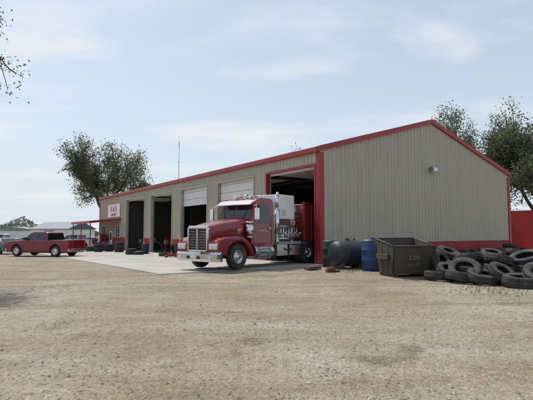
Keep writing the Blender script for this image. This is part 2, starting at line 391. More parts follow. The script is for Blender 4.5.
boxes('bumper_openings',[(1.40,1.475,-.38,-.20,.48,.60),(1.40,1.475,.20,.38,.48,.60)],dark,T)
box('licence_plate',1.47,1.482,-.15,.15,.52,.67,whitep,T)
tubes('fog_lights',[((1.36,s*.85,.56),(1.43,s*.85,.56),.07,.07) for s in(-1,1)],lens,T,16)
boxes('grille_surround',[(1.10,1.27,-.58,-.51,.80,1.74),(1.10,1.27,.51,.58,.80,1.74),(1.10,1.275,-.51,.51,1.70,1.83),(1.10,1.275,-.51,.51,.76,.84),(1.10,1.28,-.03,.03,.84,1.70)],chrome,T,.02)
box('radiator_core',1.08,1.16,-.51,.51,.83,1.71,dark,T)
gr=[(1.17,1.215,-.51,.51,.92+i*.11,.932+i*.11) for i in range(7)]
gr+=[(1.18,1.22,-.495+j*.09,-.488+j*.09,.85,1.7) for j in range(0,12)]
boxes('grille_bars',gr,alum,T)
secs=[]
for x,w,zt,zb in((1.16,.60,1.80,.82),(1.0,.62,1.84,.95),(.5,.68,1.95,1.0),(0,.76,2.04,1.0),(-.5,.86,2.11,1.0),(-1.02,.97,2.17,1.0)):
    secs.append([(x,-w,zb),(x,-w,zt-.24),(x,-w*.98,zt-.12),(x,-w*.90,zt-.035),(x,-w*.6,zt),(x,0,zt+.02),(x,w*.6,zt),(x,w*.90,zt-.035),(x,w*.98,zt-.12),(x,w,zt-.24),(x,w,zb)])
loft('hood',secs,tred,T)
fen=[(1.24,.66),(1.25,1.08),(1.16,1.22),(.9,1.33),(.5,1.38),(.1,1.39),(-.35,1.34),(-.7,1.14),(-.95,.82),(-1.06,.52),(-.95,.50),(-.80,.66),(-.67,.88),(-.47,1.07),(-.22,1.18),(.08,1.21),(.36,1.14),(.58,.98),(.70,.74),(.72,.62)]
for s in(-1,1):
    prism('fender',fen,s*.5,s*1.20,tred,T,.035)
    box('headlight_bezel',1.2,1.285,s*.92-.24,s*.92+.24,.86,1.10,chrome,T,.02)
    tubes('headlight_lens',[((1.27,s*.92-.11,.98),(1.30,s*.92-.11,.98),.088,.08),((1.27,s*.92+.11,.98),(1.30,s*.92+.11,.98),.088,.08)],lens,T,18)
    box('turn_signal',1.05,1.2,s*1.10-.05,s*1.10+.05,1.22,1.30,amber,T,.015)
    boxes('hood_side_vent',[(-.55+k*.07,-.52+k*.07,s*.86-.03,s*.86+.012,1.5,1.72) for k in range(4)],chrome,T)
    tubes('air_cleaner',[((-.84,s*1.08,1.38),(-.84,s*1.08,1.95),.185,.185),((-.84,s*1.08,1.95),(-.84,s*1.08,2.03),.205,.19),((-.84,s*1.08,1.30),(-.84,s*1.08,1.38),.12,.185)],chrome,T,24)
    box('inner_fender_liner',-.9,1.0,s*.46,s*.5,.6,1.2,blackp,T)
wheel('front_wheel_l',T,0,1.05,.53,1); wheel('front_wheel_r',T,0,-1.05,.53,-1)
tubes('front_hubs',[((0,s*1.15,.53),(0,s*1.25,.53),.07,.06) for s in(-1,1)],chrome,T,14)
for k,x in enumerate((-5.5,-6.85)):
    for s in(-1,1):
        wheel('rear_wheel_%d'%k,T,x,s*1.06,.53,s,rimR,holes=False); inst('rear_tire_inner',tireT,T,(x,s*.72,.53))
def wf(z): return 1 if z<2.1 else 1-.09*(z-2.1)/.9
cabp=[(-1.0,1.0),(-1.0,2.14),(-1.28,2.84),(-1.42,3.02),(-1.7,3.12),(-2.5,3.14),(-2.68,3.07),(-2.74,2.92),(-2.74,.95),(-2.2,.88),(-1.3,.88)]
prism('cab',cabp,-1.07,1.07,tred,T,.05,wf)
def wsp(t,y,o=.02):
    return (-1.0-.28*t+o*.93,y*(1-.065*t),2.14+.70*t+o*.37)
for s in(-1,1):
    q=[(s*.05,.10),(s*.95,.10),(s*.92,.94),(s*.05,.94)]
    mk('windshield_pane',[wsp(t,y,.012) for y,t in q]+[wsp(t,y,-.03) for y,t in q],BF,glassm,T)
    g=[(-1.20,2.12),(-1.36,2.70),(-1.50,2.80),(-2.28,2.80),(-2.34,2.72),(-2.34,2.00),(-1.5,2.00)]
    v=[(x,s*(1.07*wf(z)+.008),z) for x,z in g]+[(x,s*(1.07*wf(z)-.03),z) for x,z in g]; m_=len(g)
    mk('side_window',v,[tuple(range(m_)),tuple(range(2*m_-1,m_-1,-1))]+[(i,(i+1)%m_,m_+(i+1)%m_,m_+i) for i in range(m_)],glassm,T)
    boxes('window_divider',[(-1.53,-1.50,s*1.03-.06,s*1.03+.035,2.01,2.78)],blackp,T)
    tubes('wiper',[(wsp(.02,s*.5,.03),wsp(.55,s*.75,.03),.012,.008)],blackp,T,6)
    boxes('door_seams',[(-1.13,-1.12,s*1.071-.004,s*1.071+.004,1.05,2.08),(-2.46,-2.45,s*1.071-.004,s*1.071+.004,1.05,2.08),(-2.45,-1.13,s*1.071-.004,s*1.071+.004,1.04,1.05)],dark,T)
    box('door_handle',-2.38,-2.22,s*1.09-.02,s*1.09+.02,1.72,1.77,chrome,T,.008)
    tubes('grab_rail',[((-2.6,s*1.13,1.2),(-2.6,s*1.13,2.3),.018,.018),((-2.6,s*1.05,1.2),(-2.6,s*1.13,1.2),.018,.018),((-2.6,s*1.05,2.3),(-2.6,s*1.13,2.3),.018,.018)],chrome,T,8)
    tubes('mirror_arms',[((-1.12,s*1.0,2.72),(-1.0,s*1.34,2.76),.015,.015),((-1.12,s*1.05,1.92),(-1.0,s*1.34,1.90),.015,.015),((-1.0,s*1.34,1.90),(-1.0,s*1.34,2.76),.015,.015)],chrome,T,8)
    box('mirror',-1.06,-.95,s*1.36-.10,s*1.36+.10,2.10,2.62,chrome,T,.025)
    tubes('fuel_tank',[((-1.2,s*.86,.70),(-2.55,s*.86,.70),.31,.31)],alum,T,28,.02)
    tubes('tank_straps',[((x,s*.86,.70),(x-.05,s*.86,.70),.318,.318) for x in(-1.45,-2.25)],greyp,T,28)
    boxes('cab_steps',[(-2.2,-1.35,min(s*1.05,s*1.23),max(s*1.05,s*1.23),.40,.44),(-2.2,-1.35,min(s*1.05,s*1.21),max(s*1.05,s*1.21),.80,.84)],alum,T)
    boxes('cab_step_hangers',[(-2.2,-2.17,min(s*1.0,s*1.2),max(s*1.0,s*1.2),.4,.95),(-1.38,-1.35,min(s*1.0,s*1.2),max(s*1.0,s*1.2),.4,.95)],alum,T)
    y=s*.98
    tubes('exhaust_stack',[((-2.98,y,.9),(-2.98,y,1.35),.07,.07),((-2.98,y,1.35),(-2.98,y,1.42),.07,.13),((-2.98,y,1.42),(-2.98,y,2.65),.13,.13),((-2.98,y,2.65),(-2.98,y,2.72),.13,.075),((-2.98,y,2.72),(-2.98,y,3.3),.075,.075),((-2.98,y,3.3),(-3.08,y,3.45),.075,.075)],chrome,T,20)
mk('sun_visor',[(-1.26,-1.0,2.97),(-1.26,1.0,2.97),(-.96,1.0,2.77),(-.96,-1.0,2.77),(-1.26,-1.0,3.01),(-1.26,1.0,3.01),(-.94,1.0,2.80),(-.94,-1.0,2.80)],BF,chrome,T,bevel=.006)
tubes('roof_markers',[((-1.42,y,3.04),(-1.49,y,3.13),.045,.02) for y in(-.8,-.22,0,.22,.8)],amber,T,10)
tubes('air_horns',[((-1.6,s*.45,3.20),(-2.2,s*.45,3.22),.07,.025) for s in(-1,1)],chrome,T,14)
tubes('antennas',[((-1.35,s*1.3,2.7),(-1.45,s*1.32,3.6),.008,.004) for s in(-1,1)],blackp,T,6)
text('door_lettering','PUMPING',.14,(-1.78,1.079,1.62),(R(90),0,R(180)),alum,T,.002)
boxes('equipment_deck',[(-8.2,-2.85,-1.15,1.15,1.0,1.08),(-5.15,-2.85,1.1,1.18,.98,1.12)],greyp,T)
boxes('tool_box',[(-3.6,-2.75,.62,1.18,.45,.98),(-4.75,-3.8,.62,1.18,.45,.95),(-3.6,-2.75,-1.18,-.62,.45,.98)],alum,T,.02)
boxes('headache_rack',[(-2.95,-2.88,-.82,.82,1.1,3.2)],whitep,T,.01)
boxes('white_cabinet',[(-4.45,-3.15,-.9,1.0,2.2,3.38)],whitep,T,.03)
boxes('cabinet_doors',[(-3.78,-3.22,1.0,1.015,2.28,3.3),(-4.38,-3.82,1.0,1.015,2.28,3.3)],whitep,T,.004)
boxes('cabinet_vents',[(-3.7,-3.3,1.015,1.022,2.38+k*.06,2.40+k*.06) for k in range(5)],greyp,T)
boxes('cabinet_posts',[(x-.04,x+.04,s*.86-.04,s*.86+.04,1.08,2.2) for x in(-3.24,-4.4) for s in(-1,1)],whitep,T)
boxes('pump_skid',[(-5.0,-3.2,-.7,.70,1.08,1.45),(-4.9,-3.4,-.5,.62,1.45,1.9),(-5.0,-4.55,-.6,.7,1.9,2.5)],greyp,T,.03)
pp=[]
for k in range(8):
    x=-3.25-k*.23; pp+=[((x,.85,1.15),(x,.85,1.7+.14*(k%3)),.05,.05),((x,.85,1.4+.1*(k%2)),(x,1.10,1.4+.1*(k%2)),.045,.045),((x,1.10,1.4+.1*(k%2)),(x,1.16,1.4+.1*(k%2)),.078,.078)]
pp+=[((-3.15,.88,1.25),(-5.0,.88,1.25),.075,.075),((-3.15,.88,1.85),(-5.0,.88,1.85),.06,.06),((-4.6,.88,1.2),(-4.6,.88,2.95),.05,.05),((-4.8,.8,1.9),(-4.8,.8,2.9),.07,.07),((-4.6,.88,2.95),(-4.9,.5,2.95),.05,.05),((-4.75,.3,1.9),(-4.75,.3,3.35),.08,.08)]
tubes('pump_manifold',pp,alum,T,14)
tubes('valve_wheels',[((-3.35-k*.3,1.02,2.04),(-3.35-k*.3,1.02,2.06),.085,.085) for k in range(5)]+[((-3.35-k*.3,1.02,1.85),(-3.35-k*.3,1.02,2.06),.015,.015) for k in range(5)],redlens,T,16)
boxes('gauge_panel',[(-5.05,-4.5,.93,.97,2.12,2.6)],alum,T,.01)
tubes('gauges',[((-4.62-k*.15,.97,2.36+j*.12),(-4.62-k*.15,.985,2.36+j*.12),.05,.05) for k in range(3) for j in(-1,1)],dark,T,14)
tubes('hoses',[((-3.2,1.0,1.1),(-3.35,1.2,.75),.035,.035),((-3.35,1.2,.75),(-3.8,1.22,.7),.035,.035),((-3.8,1.22,.7),(-4.1,1.0,1.1),.035,.035)],blackp,T,10)
boxes('rear_body',[(-8.1,-5.15,-1.15,1.15,1.12,3.0)],tred,T,.03)
boxes('rear_body_posts',[(-5.18-k*.72,-5.06-k*.72,s*1.15-.05,s*1.15+.05,1.1,3.05) for k in range(5) for s in(-1,1)]+[(-8.15,-5.06,s*1.15-.055,s*1.15+.055,3.0,3.1) for s in(-1,1)],tred,T,.01)
boxes('rear_fenders',[(-7.6,-4.8,s*.95-.3,s*.95+.3,1.085,1.13) for s in(-1,1)]+[(-4.83,-4.79,s*.95-.3,s*.95+.3,.4,1.08) for s in(-1,1)],blackp,T)

# ---------------------------------------------------------------- pickup / cars
def car(name,loc,rz,body,green,hw,mat,axx,wr,windows,bed=None,sc_=1):
    e=empty(name,loc,rz); e.scale=(sc_,)*3
    ghw=hw*.92
    prof=list(body); zb=.32
    bot=[(body[-1][0]+.02,zb)]
    for cx in(axx[1],axx[0]):
        r=wr*1.2; t0=math.asin((zb-wr)/r)
        for t in np.linspace(math.pi-t0,t0,11): bot.append((cx+r*math.cos(t),wr+r*math.sin(t)))
    bot.append((body[0][0]-.02,zb))
    prism('body',prof+bot,-hw,hw,mat,e,.05)
    box('underbody',axx[1]-.5,axx[0]+.5,-hw+.28,hw-.28,.28,.7,blackp,e)
    if bed:
        boxes('bed_interior',[(bed[0],bed[1],-hw+.12,hw-.12,bed[2]-.01,bed[2]+.012)],dark,e)
    zs=[p[1] for p in green]; z0,z1=min(zs),max(zs)
    gw=lambda z:(hw-.02-(hw-ghw+.10)*(z-z0)/(z1-z0))/hw
    prism('greenhouse',green,-hw,hw,mat,e,.05,gw)
    for wn in windows:
        for s in(-1,1):
            m_=len(wn); v=[(x,s*(hw*gw(z)+.006),z) for x,z in wn]+[(x,s*(hw*gw(z)-.03),z) for x,z in wn]
            mk('side_glass',v,[tuple(range(m_)),tuple(range(2*m_-1,m_-1,-1))]+[(i,(i+1)%m_,m_+(i+1)%m_,m_+i) for i in range(m_)],glassm,e)
    for (a,b_) in((green[0],green[1]),(green[-1],green[-2])):
        d=Vector((b_[0]-a[0],b_[1]-a[1])); nn=Vector((d.y,-d.x)).normalized()
        if (nn.x>0)!=(a[0]>sum(p[0] for p in green)/len(green)): nn=-nn
        v=[]
        for o in(.008,-.03):
            for t,s in((.1,-1),(.1,1),(.92,1),(.92,-1)):
                z=a[1]+d.y*t; v.append((a[0]+d.x*t+nn.x*o,s*(hw*gw(z)-.09),z+nn.y*o))
        mk('windscreen',v,BF,glassm,e)
    for cx in axx:
        for s in(-1,1): wheel('wheel',e,cx,s*(hw-.13),wr,s,rimC,tireC,False,wr/.38)
    xf=body[0][0]; xr=body[-1][0]; zt=body[0][1]
    boxes('front_bumper',[(xf-.05,xf+.10,-hw+.05,hw-.05,.38,.60)],chrome if bed else mat,e,.03)
    boxes('rear_bumper',[(xr-.10,xr+.05,-hw+.05,hw-.05,.42,.62)],chrome if bed else mat,e,.03)
    boxes('grille',[(xf-.02,xf+.03,-hw*.5,hw*.5,.66,zt+.12)],blackp,e,.01)
    boxes('headlights',[(xf-.10,xf+.02,s*hw*.76-.17,s*hw*.76+.17,zt-.10,zt+.1) for s in(-1,1)],lens,e,.02)
    boxes('tail_lights',[(xr-.02,xr+.08,s*hw*.9-.08,s*hw*.9+.08,.75,1.05) for s in(-1,1)],redlens,e,.02)
    ms=windows[0]; mx=max(p[0] for p in ms); mz=min(p[1] for p in ms)
    boxes('side_mirrors',[(mx-.2,mx-.05,s*(hw+.12)-.1,s*(hw+.12)+.1,mz,mz+.18) for s in(-1,1)],blackp,e,.03)
    boxes('door_seams',[(x,x+.012,s*hw-.004,s*hw+.004,.42,mz-.05) for s in(-1,1) for x in(axx[0]-.62,.2,-.9)],dark,e)
    boxes('door_handles_and_sills',[(axx[1]+.6,axx[0]-.6,s*hw-.02,s*hw+.012,.40,.46) for s in(-1,1)]+[(x,x+.14,s*hw-.01,s*hw+.025,.98,1.01) for s in(-1,1) for x in(.3,-.8)],blackp,e)
    return e
pb=[(2.85,.72),(2.83,1.02),(2.6,1.14),(1.35,1.22),(-.95,1.24),(-.97,1.24),(-2.88,1.26),(-2.90,.62)]
pg=[(1.35,1.20),(.62,1.80),(.35,1.87),(-.70,1.88),(-.95,1.80),(-1.02,1.20)]
pw=[[(1.05,1.27),(.58,1.72),(.25,1.78),(.25,1.27)],[(.17,1.27),(.17,1.78),(-.72,1.78),(-.84,1.70),(-.86,1.27)]]
def place(u,d): x=px(u,d); return (x,d,gz(x,d))
car('pickup_truck',place(46.5,35.0),R(163),pb,pg,.98,pred,(1.85,-1.75),.42,pw,bed=(-2.8,-1.1,1.255),sc_=1)
sb=[(2.35,.60),(2.3,.78),(1.9,.88),(1.0,.98),(-1.6,1.02),(-2.25,.98),(-2.35,.60)]
sg=[(1.0,.96),(.25,1.38),(-.1,1.44),(-.9,1.44),(-1.2,1.38),(-1.8,1.0)]
sw=[[(.7,1.03),(.22,1.33),(-.1,1.37),(-.2,1.37),(-.2,1.03)],[(-.27,1.03),(-.27,1.37),(-.9,1.37),(-1.15,1.32),(-1.5,1.05)]]
silver=M('silver_paint',(.42,.43,.44),.3,.5,.05,2,coat=.6)
navy=M('dark_blue_paint',(.03,.04,.06),.3,0,.05,2,coat=.6)
whitec=M('white_car_paint',(.6,.6,.6),.3,0,.05,2,coat=.6)
car('sedan_car',place(1,41),R(150),sb,sg,.88,navy,(1.45,-1.35),.33,sw)
car('sedan_car.001',place(9,52),R(160),sb,sg,.88,silver,(1.45,-1.35),.33,sw)
car('sedan_car.002',place(92,64),R(175),sb,sg,.88,silver,(1.45,-1.35),.33,sw)
car('pickup_truck.001',place(1,64),R(185),pb,pg,.98,whitec,(1.85,-1.75),.42,pw,bed=(-2.8,-1.1,1.255))
car('sedan_car.003',place(22,60),R(200),sb,sg,.88,navy,(1.45,-1.35),.33,sw)
car('pickup_truck.002',place(76,56),R(170),pb,pg,.98,whitec,(1.85,-1.75),.42,pw,bed=(-2.8,-1.1,1.255))

# ---------------------------------------------------------------- yard objects beside the gable
tk=empty('storage_tank',(px(348,19.9),20.2,0),TH+R(-6))
prof=[(-.84,.02),(-.82,.25),(-.76,.42),(-.66,.53),(-.50,.57),(.50,.57),(.66,.53),(.76,.42),(.82,.25),(.84,.02)]
loft('tank_shell',[[(x,r*math.cos(t),.66+r*math.sin(t)) for t in np.linspace(0,2*math.pi,33)[:-1]] for x,r in prof],tankm,tk)
tubes('tank_fittings',[((0,0,1.21),(0,0,1.34),.10,.10),((.4,0,1.21),(.4,0,1.32),.05,.05)],brown,tk,16)
tubes('tank_straps',[((x,0,.66),(x+.05,0,.66),.578,.578) for x in(-.4,.35)],brown,tk,32)
boxes('tank_saddles',[(-.6,-.45,-.42,.42,0,.26),(.45,.6,-.42,.42,0,.26)],brown,tk)
def drum(name,x,y,mat,s=1):
    d=empty(name,(x,y,gz(x,y)))
    pr=[(.27,0),(.29,.03),(.29,.28),(.305,.30),(.29,.32),(.29,.57),(.305,.59),(.29,.61),(.29,.84),(.27,.90)]
    loft('drum_shell',[[(r*s*math.cos(t),r*s*math.sin(t),z*s) for t in np.linspace(0,2*math.pi,29)[:-1]] for r,z in pr],mat,d)
    tubes('drum_bung',[((.15*s,0,.88*s),(.15*s,0,.92*s),.035,.035)],greyp,d,10)
for u,d,mt,s in((371,19.0,bluem,1.42),(387,19.6,bluem,1.5),(380,20.6,bluem,1.5),(331,21.0,tankm,1.35),(397,20.8,bluem,1.5)):
    drum('plastic_drum',px(u,d),d,mt,s)
D=empty('dumpster',(px(404.5,16.6),16.75,0),R(14)); D.scale=(.84,.9,1)
def panel(name,pts,th,mat):
    p=[Vector(q) for q in pts]; nn=(p[1]-p[0]).cross(p[2]-p[0]).normalized()*th
    mk(name,[tuple(q) for q in p]+[tuple(q+nn) for q in p],BF,mat,D)
fb=[(-.90,-.55),(.90,-.55),(.90,.62),(-.90,.62)]; ft=[(-.98,-.80),(.98,-.80),(.98,.72),(-.98,.72)]
zt=[1.10,1.10,1.36,1.36]
for i in range(4):
    j=(i+1)%4
    panel('side_%d'%i,[(*fb[i],.12),(*fb[j],.12),(*ft[j],zt[j]),(*ft[i],zt[i])],-.02,rust)
    a=Vector((*ft[i],zt[i])); c=Vector((*ft[j],zt[j]))
    tubes('top_rim',[(a,c,.035,.035)],rust,D,6)
    for t in(.0,.33,.67,1.0):
        p=Vector((*fb[i],.12)).lerp(Vector((*fb[j],.12)),t); q=a.lerp(c,t)
        if i in(1,3) or t in(0,1): tubes('rib',[(p,q,.03,.03)],rust,D,4)
boxes('base',[(-.9,.9,-.55,.62,.10,.14),(-.85,-.65,-.5,.6,.0,.10),(.65,.85,-.5,.6,.0,.10)],rust,D)
boxes('fork_pockets',[(-1.10,-.98,-.45,.5,.62,.80),(.98,1.10,-.45,.5,.62,.80)],rust,D,.01)
text('stencil_number','250',.36,(0,-.722,.72),(R(76.5),0,0),stencil,D,.004)
text('stencil_small','TIRES ONLY',.13,(0,-.652,.42),(R(76.5),0,0),stencil,D,.004)
boxes('trash',[(-.7,-.2,-.3,.3,.8,.95),(.1,.6,-.4,.2,.85,.92)],brown,D)

# tire piles
P=empty('tire_pile')
def addt(x,y,z,tilt,az,s,me=None):
    o=inst('tire',me or tireT,P,(x,y,gz(x,y)+z),(0,0,0),s)
    m=Matrix.Rotation(az,4,'Z')@Matrix.Rotation(tilt,4,'X')@Matrix.Rotation(R(90),4,'X')
    o.rotation_euler=m.to_euler()
rr=random.Random(3)
def pile(cx,cy,rx,ry,n0,levels,dz=.25,rot=0):
    for lv in range(levels):
        k=max(2,int(n0*(1-lv/levels)**1.1)); tries=0; pts=[]
        sh_=1-lv*.75/levels
        while len(pts)<k and tries<400:
            tries+=1
            a=rr.random()*6.28; r=math.sqrt(rr.random())*sh_
            dx=r*rx*math.cos(a); dy=r*ry*math.sin(a)
            x=cx+dx*math.cos(rot)-dy*math.sin(rot); y=cy+dx*math.sin(rot)+dy*math.cos(rot)
            if all((x-p[0])**2+(y-p[1])**2>.80**2 for p in pts): pts.append((x,y))
        for x,y in pts:
            s=rr.uniform(.78,1.0); tilt=rr.uniform(0,.18) if lv==0 else rr.uniform(.05,.5)
            me=tireT if rr.random()<.6 else tireS
            addt(x,y,.15*s+lv*dz+math.sin(tilt)*.26*s,tilt,rr.random()*6.28,s,me)
pile(px(492,14.8),15.6,1.8,1.4,11,3)
pile(px(555,14.2),15.1,2.0,1.5,12,3)
pile(px(462,17.5),18.2,1.7,1.3,9,3)
pile(px(515,18.5),19.0,2.6,1.5,13,3)
for (u,d,tilt,az,s,me) in((447,15.2,.5,.3,.9,tireS),(463,14.6,.65,-.4,.95,tireT),(481,14.1,.25,.2,.9,tireT),(500,13.9,.6,.5,.95,tireS),(519,13.3,.08,0,1.0,tireT),(440,16.4,1.2,.8,.9,tireT),(540,13.3,.5,-.3,1.0,tireT),(437,15.9,.06,1,.8,tireS)):
    addt(px(u,d),d,.15*s+abs(math.sin(tilt))*.42*s,tilt,az,s,me)
for k in range(14):
    for lv in range(rr.choice((1,2,2,3))):
        p=bw(5.0+k*1.0+rr.uniform(-.1,.1),-1.3+rr.uniform(-.25,.25)); s=rr.uniform(.8,1.0)
        addt(p.x,p.y,.15+lv*.27,rr.uniform(0,.12),rr.random()*6,s)
def stack(name,u,d,zs,s=.8,lean=False):
    q=empty(name,(px(u,d),d,gz(px(u,d),d)+.03))
    for z in zs: inst('tire',tireT,q,(random.uniform(-.04,.04),random.uniform(-.04,.04),z*s/.8),(R(90),0,0),s)
    if lean: inst('tire',tireT,q,(.7,.3,.5),(R(14),0,R(-50)),.9)
stack('tire_stack',132,36.5,(.12,.36))
stack('tire_stack',139,36,(.12,))
stack('tire_stack',99,44,(.12,.36,.6))
stack('tire_stack',110,45,(.12,.36,.6),.8)
stack('tire_stack',165,33,(.12,),.8,True)
stack('tire_stack',120,43,(.12,.36,.6,.84),.8)
stack('tire_stack',91,46,(.12,.36),.8,True)
drum('plastic_drum',px(146,38),38,tankm,1.0)
drum('plastic_drum',px(105,47),47,bluem,1.0)
S=empty('scrap_iron',(px(330,18.2),18.2,.0),.4)
boxes('bar',[(-.18,.2,-.1,.1,.0,.12),(-.05,.05,-.2,.2,.12,.2)],brown,S,.01)
tubes('ring',[((.3,0,0),(.3,0,.08),.12,.12)],brown,S,16)
J=empty('floor_jack',(px(172,31),31,gz(px(172,31),31)+.03),.6)
boxes('jack_frame',[(-.4,.4,-.18,-.12,.05,.2),(-.4,.4,.12,.18,.05,.2),(-.2,.1,-.12,.12,.1,.25)],redtrim,J,.01)
tubes('jack_handle',[((-.35,0,.2),(-.95,0,1.05),.02,.02),((.35,-.2,.06),(.35,.2,.06),.06,.06),((-.38,-.2,.06),(-.38,.2,.06),.06,.06)],blackp,J,8)
K=empty('rubber_mat',(px(312,19.3),19.3,.0),.7)
boxes('mat_layers',[(-.35,.35,-.2,.2,.02,.10),(-.3,.28,-.18,.2,.10,.15)],brown,K,.02)
V=empty('drink_machine',bw(-.65,37.9,gz(*bw(-.65,37.9).xy)+.04),TH)
boxes('cabinet',[(-.35,.35,-.45,.45,0,1.8)],redtrim,V,.03); boxes('front_panel',[(-.37,-.351,-.38,.38,.8,1.65)],whitep,V)
H=empty('porch_bench',bw(-1.2,34,gz(*bw(-1.2,34).xy)+.04),TH)
boxes('seat',[(-.25,.2,-.8,.8,.42,.46)],wood,H); boxes('backrest',[(.16,.2,-.8,.8,.6,.9)],wood,H); boxes('legs',[(-.22,-.16,y,y+.06,0,.42) for y in(-.75,.69)]+[(.14,.2,y,y+.06,0,.9) for y in(-.75,.69)],wood,H)

# far structures
Fs=empty('metal_shed',(px(64,125),125,-.54),R(75))
boxes('walls',[(-5.5,5.5,-6,6,0,2.9)],whitep,Fs); prism('roof',[(-5.9,2.9),(-5.9,3.0),(0,4.9),(5.9,3.0),(5.9,2.9)],-6.3,6.3,roofblue,Fs)
boxes('shed_door',[(-5.55,-5.5,-1.5,1.5,0,2.6)],greyp,Fs)
F2=empty('metal_shed',(px(20,150),150,-.54),R(0))
boxes('walls',[(-8,8,-4,4,0,2.6)],whitep,F2); prism('roof',[(-8.4,2.6),(-8.4,2.7),(0,3.9),(8.4,2.7),(8.4,2.6)],-4.3,4.3,greyp,F2)
Rc=empty('shipping_container',(px(541,40),40.5,0),TH)
box('shell',-3,3,-1.2,1.2,.15,3.45,redtrim,Rc)
boxes('corrugation',[(-2.9+k*.25,-2.78+k*.25,-1.24,-1.201,.3,3.3) for k in range(24)],redtrim,Rc)
boxes('frame',[(-3.05,3.05,-1.27,-1.15,3.35,3.5),(-3.05,3.05,-1.27,-1.15,.1,.28),(-3.06,-2.93,-1.28,-1.14,.1,3.5),(2.93,3.06,-1.28,-1.14,.1,3.5)],redtrim,Rc)

# ---------------------------------------------------------------- trees
def tree(name,loc,h,spread,seed,leafn,lsize,clump,mat,trunk_r=.35,fork=.28,levels=5,lean=(0,0),wid=None,pw_=1.5):
    r=random.Random(seed); e=empty(name,loc); v=[];f=[]; tips=[]
    def br(p,d,ln,rad,lev):
        segs=3; q=p
        for i in range(segs):
            d=(d+Vector((r.gauss(0,.16),r.gauss(0,.16),r.gauss(.02,.10)))).normalized()
            nq=q+d*ln/segs; r1=rad*(1-.3*(i+1)/segs)
            tubeg(v,f,q,nq,rad*(1-.3*i/segs),r1,n=8 if lev<2 else 5,caps=False)
            q=nq
            if lev>=3: tips.append((q.copy(),.6))
            elif lev==2 and i>0: tips.append((q.copy(),.35))
            if lev>=2 and lev<levels and i<segs-1 and r.random()<.6:
                dd=(d+Vector((r.gauss(0,.8),r.gauss(0,.8),r.gauss(.1,.5)))).normalized(); br(q,dd,ln*.6,r1*.5,lev+1)
        if lev>=levels: tips.append((q,1)); return
        k=r.choice((2,3,3)) if lev>0 else 5
        for j in range(k):
            if lev==0:
                a=2*math.pi*j/k+r.uniform(-.4,.4); up=r.uniform(.35,1.2)
                dd=Vector((math.cos(a)*spread,math.sin(a)*spread,up)).normalized()
            else:
                dd=(d+Vector((r.gauss(0,.55)*spread,r.gauss(0,.55)*spread,r.gauss(.08,.38)))).normalized()
            br(q,dd,ln*(r.uniform(.62,.85) if lev else r.uniform(.8,1.15)),rad*.62,lev+1)
    br(Vector((0,0,-.3)),Vector((lean[0],lean[1],1)).normalized(),h*fork,trunk_r,0)
    zm=max(t[0].z for t in tips); k=h/zm; kx=k
    if wid: kx=wid/(max(t[0].x for t in tips)-min(t[0].x for t in tips))
    cx=(max(t[0].x for t in tips)+min(t[0].x for t in tips))/2*kx
    v=[(a*kx,b_*kx,c*k) for a,b_,c in v]
    mk('trunk_and_limbs',v,f,bark,e,smooth=True,fix=False)
    if wid: e.location.x-=cx
    g=np.random.default_rng(seed); T_=np.array([(t[0].x*kx,t[0].y*kx,t[0].z*k) for t in tips]); wt=np.array([t[1] for t in tips])*g.uniform(.08,1,len(tips))**pw_; wt/=wt.sum()
    idx=g.choice(len(T_),leafn,p=wt); c=T_[idx]+g.standard_normal((leafn,3))*clump*np.array([1,1,.7])
    a=g.standard_normal((leafn,3)); a/=np.linalg.norm(a,axis=1)[:,None]; b2=g.standard_normal((leafn,3)); b2-=(b2*a).sum(1)[:,None]*a; b2/=np.linalg.norm(b2,axis=1)[:,None]
    s=lsize*g.uniform(.6,1.3,(leafn,1))
    Vt=np.stack([c-a*s,c+b2*s*.5,c+a*s,c-b2*s*.5],1).reshape(-1,3)
    me=bpy.data.meshes.new('foliage'); me.from_pydata(Vt.tolist(),[],np.arange(leafn*4).reshape(-1,4).tolist()); me.materials.append(mat)
    o=bpy.data.objects.new('foliage',me); o.parent=e; sc.collection.objects.link(o); print('TREE',name,len(tips),T_.min(0),T_.max(0))
    return e
tree('oak_tree',(px(116,66),66,-.54),15.4,1.15,11,26000,.13,.42,leaf,.36,.20,wid=14.8,pw_=1.2)
tree('oak_tree',(px(487,50),50,0),15.9,1.1,21,36000,.12,.44,leaf,.36,.20,wid=14,pw_=1.1)
tree('oak_tree',(px(462,47),47,0),15.0,1.0,17,24000,.12,.42,leaf,.36,.20,wid=9,pw_=1.2)
tree('oak_tree',(px(548,44),44,0),13.6,1.0,5,26000,.12,.44,leaf,.34,.22,wid=11,pw_=1.1)
tree('oak_tree',(px(318,58),58,-.1),12.9,.8,31,12000,.12,.42,leaf,.3,.3,wid=7)
tree('oak_tree',(px(-107,15.5),15.5,0),12.8,1.1,9,44000,.06,.26,leaf,.30,.22,wid=7.0,pw_=1)
# distant tree line
N=40000; g=np.random.default_rng(5)
th=g.uniform(R(-62),R(62),N); d=g.uniform(190,240,N)
hh=4.6+1.6*np.sin(th*9+1)+1.2*np.sin(th*23)+1.2*np.sin(th*51+2)+.8*np.sin(th*111)
z=g.beta(1.3,1.4,N)*np.maximum(hh,2)-.6
c=np.stack([np.sin(th)*d,np.cos(th)*d,z],1); a=g.standard_normal((N,3)); a/=np.linalg.norm(a,axis=1)[:,None]; b2=np.cross(a,g.standard_normal((N,3))); b2/=np.linalg.norm(b2,axis=1)[:,None]
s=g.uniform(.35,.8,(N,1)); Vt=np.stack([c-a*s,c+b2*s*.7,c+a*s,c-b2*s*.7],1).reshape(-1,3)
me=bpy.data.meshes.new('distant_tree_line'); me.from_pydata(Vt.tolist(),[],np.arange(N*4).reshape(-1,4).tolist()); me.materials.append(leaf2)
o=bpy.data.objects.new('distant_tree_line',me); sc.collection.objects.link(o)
pts=[(-400,95),(400,75),(400,600),(-400,600)]
